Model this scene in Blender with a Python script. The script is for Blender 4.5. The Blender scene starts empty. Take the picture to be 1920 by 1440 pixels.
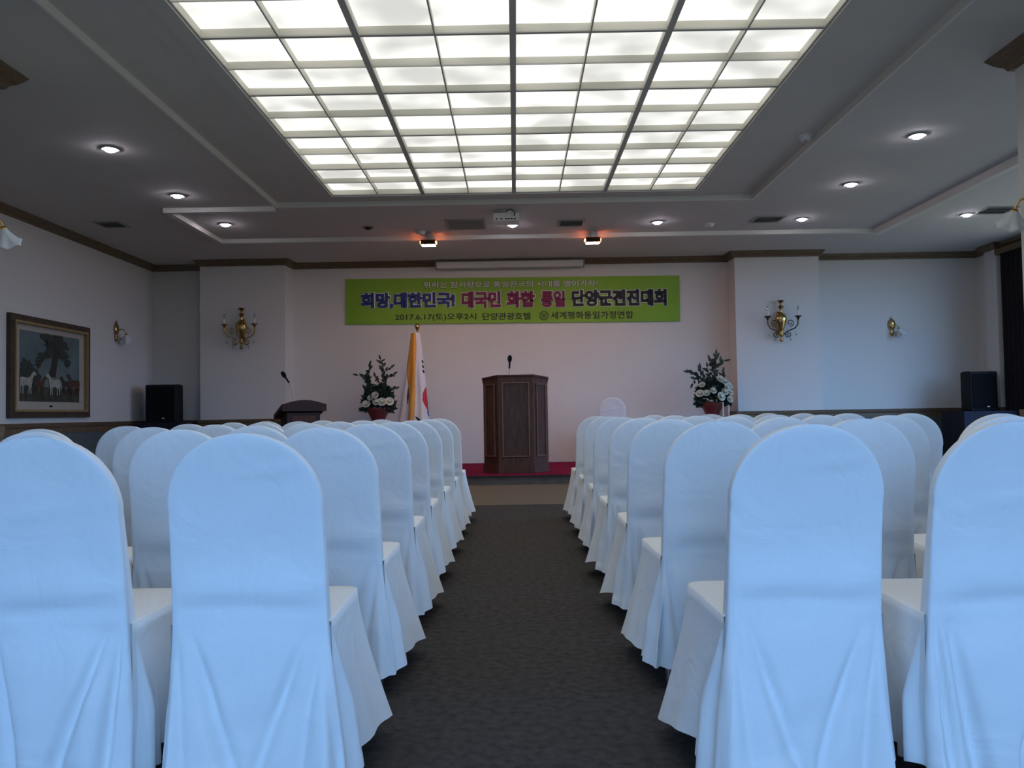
import bpy, bmesh, math, random
from mathutils import Vector, Matrix, noise
PI = math.pi
SC = bpy.context.scene
COL = SC.collection

# ------------------------------------------------------------------ camera
F_PX = 1553.0
EYE = Vector((0, 0, 0.96))
_p, _r, _y = math.atan(54 / F_PX), 0.0162, -6 / F_PX
_f = Vector((math.sin(_y) * math.cos(_p), math.cos(_y) * math.cos(_p), math.sin(_p)))
_rt = _f.cross(Vector((0, 0, 1))).normalized()
_up = _rt.cross(_f)
_x = _rt * math.cos(_r) - _up * math.sin(_r)
_u = _rt * math.sin(_r) + _up * math.cos(_r)
cam = bpy.data.cameras.new('camera')
cam.sensor_width = 36.0
cam.lens = F_PX / 1920 * 36.0
cam.clip_end = 100
camo = bpy.data.objects.new('camera', cam)
camo.matrix_world = Matrix(((_x.x, _u.x, -_f.x, EYE.x), (_x.y, _u.y, -_f.y, EYE.y), (_x.z, _u.z, -_f.z, EYE.z), (0, 0, 0, 1)))
COL.objects.link(camo)
SC.camera = camo

# ------------------------------------------------------------------ world, daylight portals, exposure
W = bpy.data.worlds.new('sky')
SC.world = W
W.use_nodes = True
_bg = W.node_tree.nodes['Background']
_bg.inputs['Strength'].default_value = 8.2
_tc = W.node_tree.nodes.new('ShaderNodeTexCoord')
_sp = W.node_tree.nodes.new('ShaderNodeSeparateXYZ')
_rp = W.node_tree.nodes.new('ShaderNodeValToRGB')      # ground below the horizon, open blue sky above it
_rp.color_ramp.elements[0].position, _rp.color_ramp.elements[0].color = 0.49, (0.11, 0.12, 0.115, 1)
_rp.color_ramp.elements[1].position, _rp.color_ramp.elements[1].color = 0.51, (0.27, 0.53, 1.0, 1)
_ma = W.node_tree.nodes.new('ShaderNodeMath')
_ma.operation = 'MULTIPLY_ADD'
_ma.inputs[1].default_value = 0.5
_ma.inputs[2].default_value = 0.5
W.node_tree.links.new(_tc.outputs['Generated'], _sp.inputs[0])
W.node_tree.links.new(_sp.outputs['Z'], _ma.inputs[0])
W.node_tree.links.new(_ma.outputs[0], _rp.inputs[0])
W.node_tree.links.new(_rp.outputs[0], _bg.inputs['Color'])
SC.view_settings.view_transform = 'Standard'
SC.view_settings.look = 'None'
SC.view_settings.gamma = 1.0
SC.view_settings.use_curve_mapping = False
SC.view_settings.exposure = 0.0
SC.cycles.max_bounces = 6
SC.cycles.diffuse_bounces = 4
SC.cycles.glossy_bounces = 2
SC.cycles.caustics_reflective = False
SC.cycles.caustics_refractive = False


def portal(loc, rot, sx, sy):
    l = bpy.data.lights.new('window_portal', 'AREA')
    l.shape = 'RECTANGLE'
    l.size, l.size_y = sx, sy
    l.cycles.is_portal = True
    o = bpy.data.objects.new('window_portal', l)
    o.location, o.rotation_euler = loc, rot
    COL.objects.link(o)


# windows of the hall: (wall, centre along wall, width, z0, z1)
WIN_FRONT = [(-2.2, 2.0, 0.45, 2.35), (0.45, 2.0, 0.45, 2.35), (3.1, 2.0, 0.45, 2.35)]
WIN_RIGHT = [(10.85, 2.84, 0.12, 3.42), (7.85, 2.84, 0.12, 3.42), (3.2, 2.84, 0.12, 3.42)]
Y0, Y1, XL, XR, ZC = -1.2, 13.9, -6.1, 7.78, 3.54
for c, w, z0, z1 in WIN_FRONT:
    portal((c, Y0 - 0.02, (z0 + z1) / 2), (PI / 2, 0, 0), w, z1 - z0)
for c, w, z0, z1 in WIN_RIGHT:
    portal((XR + 0.02, c, (z0 + z1) / 2), (PI / 2, 0, PI / 2), w, z1 - z0)


# ------------------------------------------------------------------ materials
def mat(name, col, rough=0.6, metal=0.0, spec=0.5, noise_s=None, noise_a=0.12, bump=0.0, bump_s=200, stretch=(1, 1, 1), emit=None, estr=0, sheen=0):
    m = bpy.data.materials.new(name)
    m.use_nodes = True
    nt = m.node_tree
    b = nt.nodes['Principled BSDF']
    b.inputs['Base Color'].default_value = (*col, 1)
    b.inputs['Roughness'].default_value = rough
    b.inputs['Metallic'].default_value = metal
    b.inputs['Specular IOR Level'].default_value = spec
    if sheen:
        b.inputs['Sheen Weight'].default_value = sheen
    if emit:
        b.inputs['Emission Color'].default_value = (*emit, 1)
        b.inputs['Emission Strength'].default_value = estr
    if noise_s or bump:
        tc = nt.nodes.new('ShaderNodeTexCoord')
        mp = nt.nodes.new('ShaderNodeMapping')
        mp.inputs['Scale'].default_value = stretch
        nt.links.new(tc.outputs['Object'], mp.inputs['Vector'])
    if noise_s:
        n = nt.nodes.new('ShaderNodeTexNoise')
        n.inputs['Scale'].default_value = noise_s
        n.inputs['Detail'].default_value = 5
        nt.links.new(mp.outputs[0], n.inputs['Vector'])
        r = nt.nodes.new('ShaderNodeValToRGB')
        r.color_ramp.elements[0].position = 0.3
        r.color_ramp.elements[1].position = 0.7
        r.color_ramp.elements[0].color = (*[c * (1 - noise_a) for c in col], 1)
        r.color_ramp.elements[1].color = (*[min(1, c * (1 + noise_a)) for c in col], 1)
        nt.links.new(n.outputs['Fac'], r.inputs[0])
        nt.links.new(r.outputs[0], b.inputs['Base Color'])
    if bump:
        n2 = nt.nodes.new('ShaderNodeTexNoise')
        n2.inputs['Scale'].default_value = bump_s
        n2.inputs['Detail'].default_value = 3
        nt.links.new(mp.outputs[0], n2.inputs['Vector'])
        bp = nt.nodes.new('ShaderNodeBump')
        bp.inputs['Strength'].default_value = bump
        bp.inputs['Distance'].default_value = 0.01
        nt.links.new(n2.outputs['Fac'], bp.inputs['Height'])
        nt.links.new(bp.outputs[0], b.inputs['Normal'])
    return m


M = {}
M['wall'] = mat('wall_paper', (0.69, 0.675, 0.645), 0.85, noise_s=40, noise_a=0.03, bump=0.15, bump_s=160)
M['ceiling'] = mat('ceiling_paint', (0.60, 0.585, 0.555), 0.9, noise_s=2.0, noise_a=0.02, bump=0.1, bump_s=220)
M['cream'] = mat('cream_trim_paint', (0.72, 0.70, 0.64), 0.55)
M['brown'] = mat('brown_wood_trim', (0.145, 0.098, 0.056), 0.5, noise_s=9, noise_a=0.25, stretch=(1, 1, 8))
M['wainscot'] = mat('teal_grey_wainscot', (0.09, 0.12, 0.125), 0.7, noise_s=12, noise_a=0.1)
M['carpet'] = mat('charcoal_carpet', (0.066, 0.058, 0.053), 0.95, spec=0.1, noise_s=30, noise_a=0.3, bump=0.6, bump_s=350)
M['tan'] = mat('tan_carpet', (0.16, 0.135, 0.10), 0.95, spec=0.1, noise_s=60, noise_a=0.2, bump=0.5, bump_s=300)
M['red'] = mat('crimson_carpet', (0.20, 0.007, 0.040), 0.95, spec=0.1, noise_s=60, noise_a=0.15, bump=0.4, bump_s=300)
M['riser'] = mat('stage_riser_wood', (0.13, 0.095, 0.072), 0.5, noise_s=8, noise_a=0.2)
M['cloth'] = mat('white_chair_cloth', (0.80, 0.805, 0.80), 0.85, spec=0.2, noise_s=300, noise_a=0.02, bump=0.08, bump_s=600, sheen=0.05)
_nt = M['cloth'].node_tree
_tcl = [n for n in _nt.nodes if n.type == 'MAPPING'][0]
_n3 = _nt.nodes.new('ShaderNodeTexNoise')
_n3.inputs['Scale'].default_value = 8.0
_n3.inputs['Detail'].default_value = 2.0
_n3.inputs['Distortion'].default_value = 1.2
_nt.links.new(_tcl.outputs[0], _n3.inputs['Vector'])
_b3 = _nt.nodes.new('ShaderNodeBump')
_b3.inputs['Strength'].default_value = 0.55
_b3.inputs['Distance'].default_value = 0.012
_nt.links.new(_n3.outputs['Fac'], _b3.inputs['Height'])
_b1 = [n for n in _nt.nodes if n.type == 'BUMP' and n != _b3][0]
_nt.links.new(_b3.outputs[0], _b1.inputs['Normal'])
M['chrome'] = mat('grey_steel_leg', (0.45, 0.46, 0.48), 0.3, 1.0)
M['rubber'] = mat('black_rubber', (0.015, 0.015, 0.016), 0.7)
M['walnut'] = mat('walnut_wood', (0.092, 0.036, 0.022), 0.5, spec=0.3, noise_s=7, noise_a=0.3, stretch=(6, 6, 0.7))
M['walnut2'] = mat('walnut_panel', (0.080, 0.036, 0.022), 0.5, spec=0.3, noise_s=6, noise_a=0.3, stretch=(6, 6, 0.7))
M['walnut3'] = mat('walnut_moulding_highlight', (0.17, 0.075, 0.042), 0.4, noise_s=6, noise_a=0.2)  # walnut lightened so the moulding's thin edge highlights are painted in
M['darkwood'] = mat('dark_rosewood', (0.040, 0.018, 0.016), 0.5, spec=0.3, noise_s=7, noise_a=0.3, stretch=(6, 6, 0.7))
M['black'] = mat('black_plastic', (0.010, 0.010, 0.012), 0.7, spec=0.25)
M['grille'] = mat('black_speaker_mesh', (0.006, 0.006, 0.008), 0.85, spec=0.2, bump=0.8, bump_s=400)
M['navy'] = mat('navy_cloth', (0.006, 0.008, 0.022), 0.9, noise_s=30, noise_a=0.2)
M['curtain'] = mat('near_black_curtain', (0.006, 0.006, 0.010), 0.9)
M['brass'] = mat('polished_brass', (0.55, 0.36, 0.14), 0.22, 1.0)
M['bronze'] = mat('dark_bronze', (0.10, 0.075, 0.04), 0.35, 1.0)
M['candle'] = mat('ivory_candle_sleeve', (0.85, 0.82, 0.74), 0.4)
M['shade'] = mat('frosted_white_glass', (0.62, 0.64, 0.65), 0.35)
M['white'] = mat('white_plastic', (0.70, 0.70, 0.68), 0.4)
M['greyplastic'] = mat('grey_plastic', (0.30, 0.30, 0.29), 0.5)
M['ventdark'] = mat('dark_vent_void', (0.03, 0.03, 0.03), 0.9)
M['barmetal'] = mat('grey_grid_bar', (0.50, 0.49, 0.45), 0.6)
M['lip'] = mat('beige_acrylic_lip', (0.66, 0.64, 0.56), 0.5)
M['gold'] = mat('gold_fringe', (0.72, 0.33, 0.05), 0.6, noise_s=160, noise_a=0.35, stretch=(1, 1, 0.6))
M['flagwhite'] = mat('white_flag_cloth', (0.72, 0.70, 0.70), 0.8)
M['flagred'] = mat('red_flag_print', (0.55, 0.025, 0.05), 0.8)
M['flagblue'] = mat('blue_flag_print', (0.02, 0.06, 0.28), 0.8)
M['flagblack'] = mat('black_flag_print', (0.012, 0.012, 0.013), 0.8)
M['terracotta'] = mat('dark_red_pot', (0.16, 0.035, 0.03), 0.45, noise_s=10, noise_a=0.2)
M['leaf'] = mat('dark_green_leaf', (0.018, 0.036, 0.022), 0.5, noise_s=20, noise_a=0.4)
M['stem'] = mat('green_brown_stem', (0.05, 0.05, 0.03), 0.7)
M['petal'] = mat('cream_rose_petal', (0.66, 0.66, 0.56), 0.7, noise_s=30, noise_a=0.1)
M['banner'] = mat('lime_green_banner', (0.215, 0.42, 0.030), 0.6, noise_s=1.2, noise_a=0.10)
M['inkblue'] = mat('blue_banner_ink', (0.012, 0.035, 0.20), 0.6)
M['inkmagenta'] = mat('plum_banner_ink', (0.20, 0.012, 0.065), 0.6)
M['inkblack'] = mat('black_banner_ink', (0.010, 0.010, 0.018), 0.6)
M['inkwhite'] = mat('white_banner_ink', (0.72, 0.74, 0.70), 0.6)
M['window_white'] = mat('white_window_frame', (0.6, 0.6, 0.6), 0.5)


def shader_glass(name, tint, gloss):
    m = bpy.data.materials.new(name)
    m.use_nodes = True
    nt = m.node_tree
    nt.nodes.remove(nt.nodes['Principled BSDF'])
    out = nt.nodes['Material Output']
    t = nt.nodes.new('ShaderNodeBsdfTransparent')
    t.inputs[0].default_value = (*tint, 1)
    g = nt.nodes.new('ShaderNodeBsdfGlossy')
    g.inputs['Roughness'].default_value = 0.05
    x = nt.nodes.new('ShaderNodeMixShader')
    x.inputs[0].default_value = gloss
    nt.links.new(t.outputs[0], x.inputs[1])
    nt.links.new(g.outputs[0], x.inputs[2])
    nt.links.new(x.outputs[0], out.inputs[0])
    return m


M['glass'] = shader_glass('clear_window_glass', (0.97, 0.98, 0.98), 0.05)
M['bulb'] = shader_glass('clear_bulb_glass', (0.75, 0.78, 0.80), 0.25)
M['crystal'] = shader_glass('clear_crystal', (0.7, 0.72, 0.74), 0.4)
M['lamp'] = mat('lit_downlight_lens', (0.9, 0.9, 0.9), 0.4, emit=(0.90, 0.84, 1.0), estr=105)
M['halogen'] = mat('lit_halogen_glass', (0.9, 0.8, 0.7), 0.4, emit=(1.0, 0.58, 0.40), estr=175)
M['halogen_slot'] = mat('halogen_glow_slot', (0.9, 0.6, 0.4), 0.4, emit=(1.0, 0.20, 0.06), estr=20)


def lit_pane_material():
    m = mat('lit_frosted_acrylic_pane', (0.75, 0.76, 0.73), 0.35)
    nt = m.node_tree
    b = nt.nodes['Principled BSDF']
    tc = nt.nodes.new('ShaderNodeTexCoord')
    oi = nt.nodes.new('ShaderNodeObjectInfo')
    sc = nt.nodes.new('ShaderNodeVectorMath'); sc.operation = 'SCALE'
    sc.inputs['Scale'].default_value = 1.0
    ad = nt.nodes.new('ShaderNodeVectorMath'); ad.operation = 'ADD'
    nt.links.new(oi.outputs['Location'], sc.inputs[0])
    nt.links.new(tc.outputs['Object'], ad.inputs[0])
    nt.links.new(sc.outputs[0], ad.inputs[1])
    n = nt.nodes.new('ShaderNodeTexNoise')
    n.inputs['Scale'].default_value = 1.9
    n.inputs['Detail'].default_value = 1.5
    nt.links.new(ad.outputs[0], n.inputs['Vector'])
    mr = nt.nodes.new('ShaderNodeMapRange')
    mr.inputs['From Min'].default_value = 0.36
    mr.inputs['From Max'].default_value = 0.60
    mr.inputs['To Min'].default_value = 0.62
    mr.inputs['To Max'].default_value = 1.12
    nt.links.new(n.outputs['Fac'], mr.inputs['Value'])
    b.inputs['Emission Color'].default_value = (1.0, 0.995, 0.94, 1)
    nt.links.new(mr.outputs[0], b.inputs['Emission Strength'])
    return m


M['pane'] = lit_pane_material()


# ------------------------------------------------------------------ mesh helpers
class MB:
    def __init__(s):
        s.v, s.f = [], []

    def add(s, vs, fs):
        o = len(s.v)
        s.v += [tuple(p) for p in vs]
        s.f += [tuple(i + o for i in q) for q in fs]
        return s

    def box(s, x0, x1, y0, y1, z0, z1, mt=None):
        vs = [Vector((x, y, z)) for z in (z0, z1) for y in (y0, y1) for x in (x0, x1)]
        if mt:
            vs = [mt @ p for p in vs]
        return s.add(vs, [(0, 2, 3, 1), (4, 5, 7, 6), (0, 1, 5, 4), (2, 6, 7, 3), (0, 4, 6, 2), (1, 3, 7, 5)])

    def cbox(s, c, d, mt=None):
        return s.box(c[0] - d[0] / 2, c[0] + d[0] / 2, c[1] - d[1] / 2, c[1] + d[1] / 2, c[2] - d[2] / 2, c[2] + d[2] / 2, mt)

    def prism(s, poly, axis, a0, a1):
        # poly: 2-D points; axis 'z' -> (x,y), 'y' -> (x,z), 'x' -> (y,z)
        def p3(p, a):
            return {'z': (p[0], p[1], a), 'y': (p[0], a, p[1]), 'x': (a, p[0], p[1])}[axis]
        n = len(poly)
        vs = [p3(p, a0) for p in poly] + [p3(p, a1) for p in poly]
        fs = [tuple(range(n)), tuple(range(2 * n - 1, n - 1, -1))] + [(i, i + n, (i + 1) % n + n, (i + 1) % n) for i in range(n)]
        return s.add(vs, fs)

    def lathe(s, prof, c=(0, 0, 0), n=20, mt=None, sy=1.0):
        vs, fs = [], []
        for r, z in prof:
            for k in range(n):
                a = 2 * PI * k / n
                p = Vector((c[0] + r * math.cos(a), c[1] + r * sy * math.sin(a), c[2] + z))
                vs.append(mt @ p if mt else p)
        for j in range(len(prof) - 1):
            for k in range(n):
                a, b = j * n + k, j * n + (k + 1) % n
                fs.append((a, b, b + n, a + n))
        fs.append(tuple(range(n - 1, -1, -1)))
        fs.append(tuple(range((len(prof) - 1) * n, len(prof) * n)))
        return s.add(vs, fs)

    def tube(s, pts, r, n=8, mt=None):
        pts = [Vector(p) for p in pts]
        m = len(pts)
        rs = r if isinstance(r, (list, tuple)) else [r] * m
        vs, fs = [], []
        ref = None
        for i, p in enumerate(pts):
            t = (pts[min(i + 1, m - 1)] - pts[max(i - 1, 0)]).normalized()
            if ref is None:
                ref = Vector((0, 0, 1)) if abs(t.z) < 0.9 else Vector((1, 0, 0))
            u = (ref - t * ref.dot(t)).normalized()
            w = t.cross(u)
            ref = u
            for k in range(n):
                a = 2 * PI * k / n
                q = p + (u * math.cos(a) + w * math.sin(a)) * rs[i]
                vs.append(mt @ q if mt else q)
        for i in range(m - 1):
            for k in range(n):
                a, b = i * n + k, i * n + (k + 1) % n
                fs.append((a, b, b + n, a + n))
        fs.append(tuple(range(n - 1, -1, -1)))
        fs.append(tuple(range((m - 1) * n, m * n)))
        return s.add(vs, fs)

    def sheet(s, rows):
        o = len(s.v)
        nx = len(rows[0])
        for r in rows:
            s.v += [tuple(p) for p in r]
        for j in range(len(rows) - 1):
            for i in range(nx - 1):
                a = o + j * nx + i
                s.f.append((a, a + 1, a + nx + 1, a + nx))
        return s

    def mesh(s, name, m, smooth=None):
        me = bpy.data.meshes.new(name)
        me.from_pydata(s.v, [], s.f)
        bm = bmesh.new()
        bm.from_mesh(me)
        bmesh.ops.recalc_face_normals(bm, faces=bm.faces)
        bm.to_mesh(me)
        bm.free()
        for x in (m if isinstance(m, list) else [m]):
            me.materials.append(M[x])
        if smooth is not None:
            if smooth >= 180:
                me.polygons.foreach_set('use_smooth', [True] * len(me.polygons))
            else:
                me.set_sharp_from_angle(angle=math.radians(smooth)) if hasattr(me, 'set_sharp_from_angle') else None
                me.polygons.foreach_set('use_smooth', [True] * len(me.polygons))
        me.update()
        return me

    def obj(s, name, m, parent=None, smooth=None, loc=None, rot=None, bevel=0):
        o = bpy.data.objects.new(name, s.mesh(name, m, smooth))
        COL.objects.link(o)
        if parent:
            o.parent = parent
        if loc:
            o.location = loc
        if rot:
            o.rotation_euler = rot
        if bevel:
            bv = o.modifiers.new('bevel', 'BEVEL')
            bv.width = bevel
            bv.segments = 2
            bv.limit_method = 'ANGLE'
        return o


def tag(o, label, cat=None, group=None, kind=None):
    if label:
        o['label'] = label
    if cat:
        o['category'] = cat
    if group:
        o['group'] = group
    if kind:
        o['kind'] = kind
    return o


def thing(name, loc, label, cat, group=None, rz=0):
    o = bpy.data.objects.new(name, None)
    o.empty_display_size = 0.1
    o.location = loc
    o.rotation_euler = (0, 0, rz)
    COL.objects.link(o)
    return tag(o, label, cat, group)


def link_mesh(name, me, parent, loc=(0, 0, 0), rot=(0, 0, 0), scale=(1, 1, 1)):
    o = bpy.data.objects.new(name, me)
    COL.objects.link(o)
    o.parent = parent
    o.location, o.rotation_euler, o.scale = loc, rot, scale
    return o


def copy_tree(o, parent=None):
    c = o.copy()
    COL.objects.link(c)
    c.parent = parent
    for ch in [x for x in bpy.data.objects if x.parent == o]:
        copy_tree(ch, c)
    return c


# ------------------------------------------------------------------ the setting
# outline of the back of the hall (inner faces)
BACK = [(XL, Y1), (-5.145, Y1), (-5.145, 13.5), (-3.75, 13.5), (-3.72, Y1), (3.61, Y1), (3.62, 13.5), (5.0, 13.5), (5.0, Y1), (XR, Y1)]
b = MB()
b.prism(BACK + [(XR, Y1 + 0.2), (XL, Y1 + 0.2)], 'z', 0, ZC + 0.05)
tag(b.obj('wall_back', 'wall'), 'pale papered end wall with two shallow piers behind the stage', kind='structure')
b = MB().box(XL - 0.2, XL, Y0 - 0.2, Y1 + 0.2, 0, ZC + 0.05)
tag(b.obj('wall_left', 'wall'), 'grey papered side wall carrying the framed horse picture', kind='structure')


def holed_wall(openings, a0, a1, z0, z1):
    # rectangles of wall around openings along one axis
    out = []
    cur = a0
    for c, w, oz0, oz1 in sorted(openings):
        out.append((cur, c - w / 2, z0, z1))
        out.append((c - w / 2, c + w / 2, z0, oz0))
        out.append((c - w / 2, c + w / 2, oz1, z1))
        cur = c + w / 2
    out.append((cur, a1, z0, z1))
    return out


b = MB()
for a0, a1, z0, z1 in holed_wall(WIN_RIGHT, Y0 - 0.2, Y1 + 0.2, 0, ZC + 0.05):
    b.box(XR, XR + 0.2, a0, a1, z0, z1)
b.box(XR - 0.10, XR + 0.01, 13.14, 13.47, 0, ZC)
tag(b.obj('wall_right', 'wall'), 'window wall of the side wing beside the dark curtain', kind='structure')
b = MB()
for a0, a1, z0, z1 in holed_wall(WIN_FRONT, XL - 0.2, XR + 0.2, 0, ZC + 0.05):
    b.box(a0, a1, Y0 - 0.2, Y0, z0, z1)
tag(b.obj('wall_front', 'wall'), 'window wall behind the last row of chairs', kind='structure')


def window(n, axis, c, w, z0, z1):
    fr, gl = MB(), MB()
    t = 0.06
    def bx(m, a0, a1, zz0, zz1, d0, d1):
        if axis == 'y':
            m.box(a0, a1, Y0 - d1, Y0 - d0, zz0, zz1)
        else:
            m.box(XR + d0, XR + d1, a0, a1, zz0, zz1)
    for a0, a1 in ((c - w / 2, c - w / 2 + t), (c - t / 2, c + t / 2), (c + w / 2 - t, c + w / 2)):
        bx(fr, a0, a1, z0, z1, 0.06, 0.12)
    for zz in (z0, z1 - t):
        bx(fr, c - w / 2 + t, c - t / 2, zz, zz + t, 0.06, 0.12)
        bx(fr, c + t / 2, c + w / 2 - t, zz, zz + t, 0.06, 0.12)
    o = fr.obj('window_%d' % n, 'window_white')
    tag(o, 'white framed two-light window of the hall', kind='structure')
    for a0, a1 in ((c - w / 2 + t, c - t / 2), (c + t / 2, c + w / 2 - t)):
        g = MB()
        bx(g, a0, a1, z0 + t, z1 - t, 0.085, 0.09)
        g.obj('pane', 'glass', o)


k = 1
for wdw in WIN_FRONT:
    window(k, 'y', *wdw); k += 1
for wdw in WIN_RIGHT:
    window(k, 'x', *wdw); k += 1

# floor with carpet strip in front of the stage
fl = MB().box(XL - 0.2, XR + 0.2, Y0 - 0.2, Y1 + 0.2, -0.1, 0).obj('floor', 'carpet')
tag(fl, 'charcoal carpet running down the aisle between the chairs', kind='structure')
MB().box(XL, XR, 8.66, 11.08, 0, 0.004).obj('carpet_strip', 'tan', fl)['label'] = 'tan carpet strip before the stage'

# ceiling: main slab with a raised tray, the tray with the opening of the luminous ceiling
BX0, BX1, BY0, BY1 = -2.92, 2.96, 0.7, 10.12
SX0, SX1, SY1 = -2.15, 2.195, 9.815
CW, CD, NROW, NCOL = (SX1 - SX0) / 8, 0.519, 16, 8
SY0 = SY1 - CD * NROW
ZB = ZC + 0.055
b = MB()
for x0, x1, y0, y1 in ((XL - 0.2, BX0, Y0 - 0.2, Y1 + 0.2), (BX1, XR + 0.2, Y0 - 0.2, Y1 + 0.2), (BX0, BX1, Y0 - 0.2, BY0), (BX0, BX1, BY1, Y1 + 0.2)):
    b.box(x0, x1, y0, y1, ZC, ZC + 0.3)
for x0, x1, y0, y1 in ((BX0, SX0, BY0, BY1), (SX1, BX1, BY0, BY1), (SX0, SX1, BY0, SY0), (SX0, SX1, SY1, BY1)):
    b.box(x0, x1, y0, y1, ZB, ZC + 0.3)
ce = b.obj('ceiling', 'ceiling')
tag(ce, 'grey painted ceiling with a shallow raised tray round the light panel', kind='structure')


def frame_rect(m, x0, x1, y0, y1, w, z0, z1):
    m.box(x0, x1, y0, y0 + w, z0, z1)
    m.box(x0, x1, y1 - w, y1, z0, z1)
    m.box(x0, x0 + w, y0 + w, y1 - w, z0, z1)
    m.box(x1 - w, x1, y0 + w, y1 - w, z0, z1)


n_trim = [0]


def trim(mb, m, label, **kw):
    n_trim[0] += 1
    return tag(mb.obj('trim_%d' % n_trim[0], m, **kw), label, kind='structure')


b = MB()
frame_rect(b, BX0, BX1, BY0, BY1, 0.022, ZC - 0.012, ZB)
trim(b, 'cream', 'cream lip round the raised ceiling tray')
b = MB()
frame_rect(b, SX0 - 0.14, SX1 + 0.14, SY0 - 0.14, SY1 + 0.14, 0.135, ZB - 0.018, ZB)
frame_rect(b, SX0 - 0.27, SX1 + 0.27, SY0 - 0.27, SY1 + 0.27, 0.128, ZB - 0.008, ZB)
trim(b, 'ceiling', 'stepped grey border round the luminous ceiling')
trim(MB().box(-4.29, -2.93, 10.07, 10.15, ZC - 0.06, ZC), 'cream', 'short cream batten left of the ceiling tray')
trim(MB().box(-4.29, -4.21, 10.15, 11.95, ZC - 0.06, ZC), 'cream', 'cream batten on the dark ceiling above the picture wall')
trim(MB().box(-4.29, 5.30, 11.9, 11.98, ZC - 0.06, ZC), 'cream', 'long cream batten across the ceiling before the stage')
trim(MB().box(5.23, 5.31, 0.5, 11.9, ZC - 0.09, ZC), 'cream', 'batten running along the ceiling toward the side wing')


def moulding(path, profile):
    # sweep a 2-D profile (out from wall, z) along a floor-plan polyline; the room lies to the right of travel
    m = MB()
    rows = []
    n = len(path)
    for i, p in enumerate(path):
        p = Vector(p)
        d0 = (p - Vector(path[i - 1])).normalized() if i > 0 else None
        d1 = (Vector(path[i + 1]) - p).normalized() if i < n - 1 else None
        d0 = d0 or d1
        d1 = d1 or d0
        n0, n1 = Vector((d0.y, -d0.x)), Vector((d1.y, -d1.x))
        mi = (n0 + n1).normalized()
        mi = mi / max(0.3, mi.dot(n0))
        rows.append([(p.x + mi.x * o, p.y + mi.y * o, z) for o, z in profile + profile[:1]])
    m.sheet(rows)
    m.f.append(tuple(range(len(profile))))
    k0 = (n - 1) * (len(profile) + 1)
    m.f.append(tuple(range(k0 + len(profile) - 1, k0 - 1, -1)))
    return m


CROWN = [(0, ZC - 0.10), (0.02, ZC - 0.10), (0.03, ZC - 0.075), (0.055, ZC - 0.05), (0.075, ZC - 0.02), (0.085, ZC), (0, ZC)]
path_back = [(XL, Y0)] + BACK + [(XR, 13.47), (XR - 0.10, 13.47), (XR - 0.10, 13.14), (XR, 13.14), (XR, Y0)]
trim(moulding(path_back, CROWN), 'brown', 'brown wooden crown moulding round the top of the walls')
RAIL = [(0, 0.785), (0.018, 0.785), (0.018, 0.86), (0.03, 0.875), (0.04, 0.925), (0, 0.925)]
left_run = [(XL, Y0)] + BACK[:5]
right_run = BACK[5:] + [(XR, 13.47), (XR - 0.10, 13.47), (XR - 0.10, 13.14), (XR, 13.14), (XR, 12.4)]
trim(moulding(left_run, RAIL), 'brown', 'brown dado rail below the framed picture')
trim(moulding(right_run, RAIL), 'brown', 'brown dado rail below the pale side wing wall')
DADO = [(0, 0.0), (0.010, 0.0), (0.010, 0.785), (0, 0.785)]
trim(moulding(left_run, DADO), 'wainscot', 'dark teal wainscot under the dado rail by the picture')
trim(moulding(right_run, DADO), 'wainscot', 'dark teal wainscot under the dado rail of the side wing')

# piers beside the seating
for nm, x0, x1, lab in (('pillar_left', -4.5, -3.78, 'pale pier at the edge of the picture beside the framed horses'), ('pillar_right', 3.71, 4.45, 'pale pier beside the right block of chairs with glass shade lamp')):
    y0, y1 = 5.25, 6.02
    p = MB().box(x0, x1, y0, y1, 0, ZC).obj(nm, 'wall')
    tag(p, lab, kind='structure')
    loop = [(x0, (y0 + y1) / 2), (x0, y0), (x1, y0), (x1, y1), (x0, y1), (x0, (y0 + y1) / 2)]
    cm = [(a * 1.7, ZC - (ZC - z) * 1.2) for a, z in CROWN]
    moulding(loop, cm).obj('crown_moulding', 'brown', p)
    moulding(loop, [(0, 0.80), (0.03, 0.80), (0.04, 0.925), (0, 0.925)]).obj('dado_rail', 'brown', p)

# ------------------------------------------------------------------ luminous ceiling
lum = thing('luminous_ceiling', ((SX0 + SX1) / 2, (SY0 + SY1) / 2, ZB), 'large gridded luminous ceiling of frosted white panes over the aisle', 'ceiling light')
lc = Vector(lum.location)
pz = 0.058
pane_me = MB().box(-CW / 2 + 0.004, CW / 2 - 0.004, -CD / 2 + 0.004, CD / 2 - 0.004, 0, 0.006).mesh('pane', 'pane')
rnd = random.Random(4)
for j in range(NROW):
    for i in range(NCOL):
        link_mesh('pane', pane_me, lum, (SX0 + CW * (i + 0.5) - lc.x, SY0 + CD * (j + 0.5) - lc.y, pz + rnd.uniform(-0.004, 0.004)), (rnd.uniform(-0.008, 0.008), rnd.uniform(-0.006, 0.006), 0))
hx, hy = (SX1 - SX0) / 2, (SY1 - SY0) / 2
for i in range(NCOL + 1):
    x = -hx + CW * i
    w = 0.046 if i in (2, 4, 6) else (0.012 if 0 < i < NCOL else 0.02)
    MB().box(x - w * 0.4, x + w * 0.4, -hy, hy, 0.006, pz + 0.012).obj('bar_lip', 'lip', lum)
    z0 = -0.012 if i in (2, 4, 6) else -0.002
    MB().box(x - w / 2, x + w / 2, -hy, hy, z0, 0.008).obj('grid_bar', 'barmetal', lum)
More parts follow.
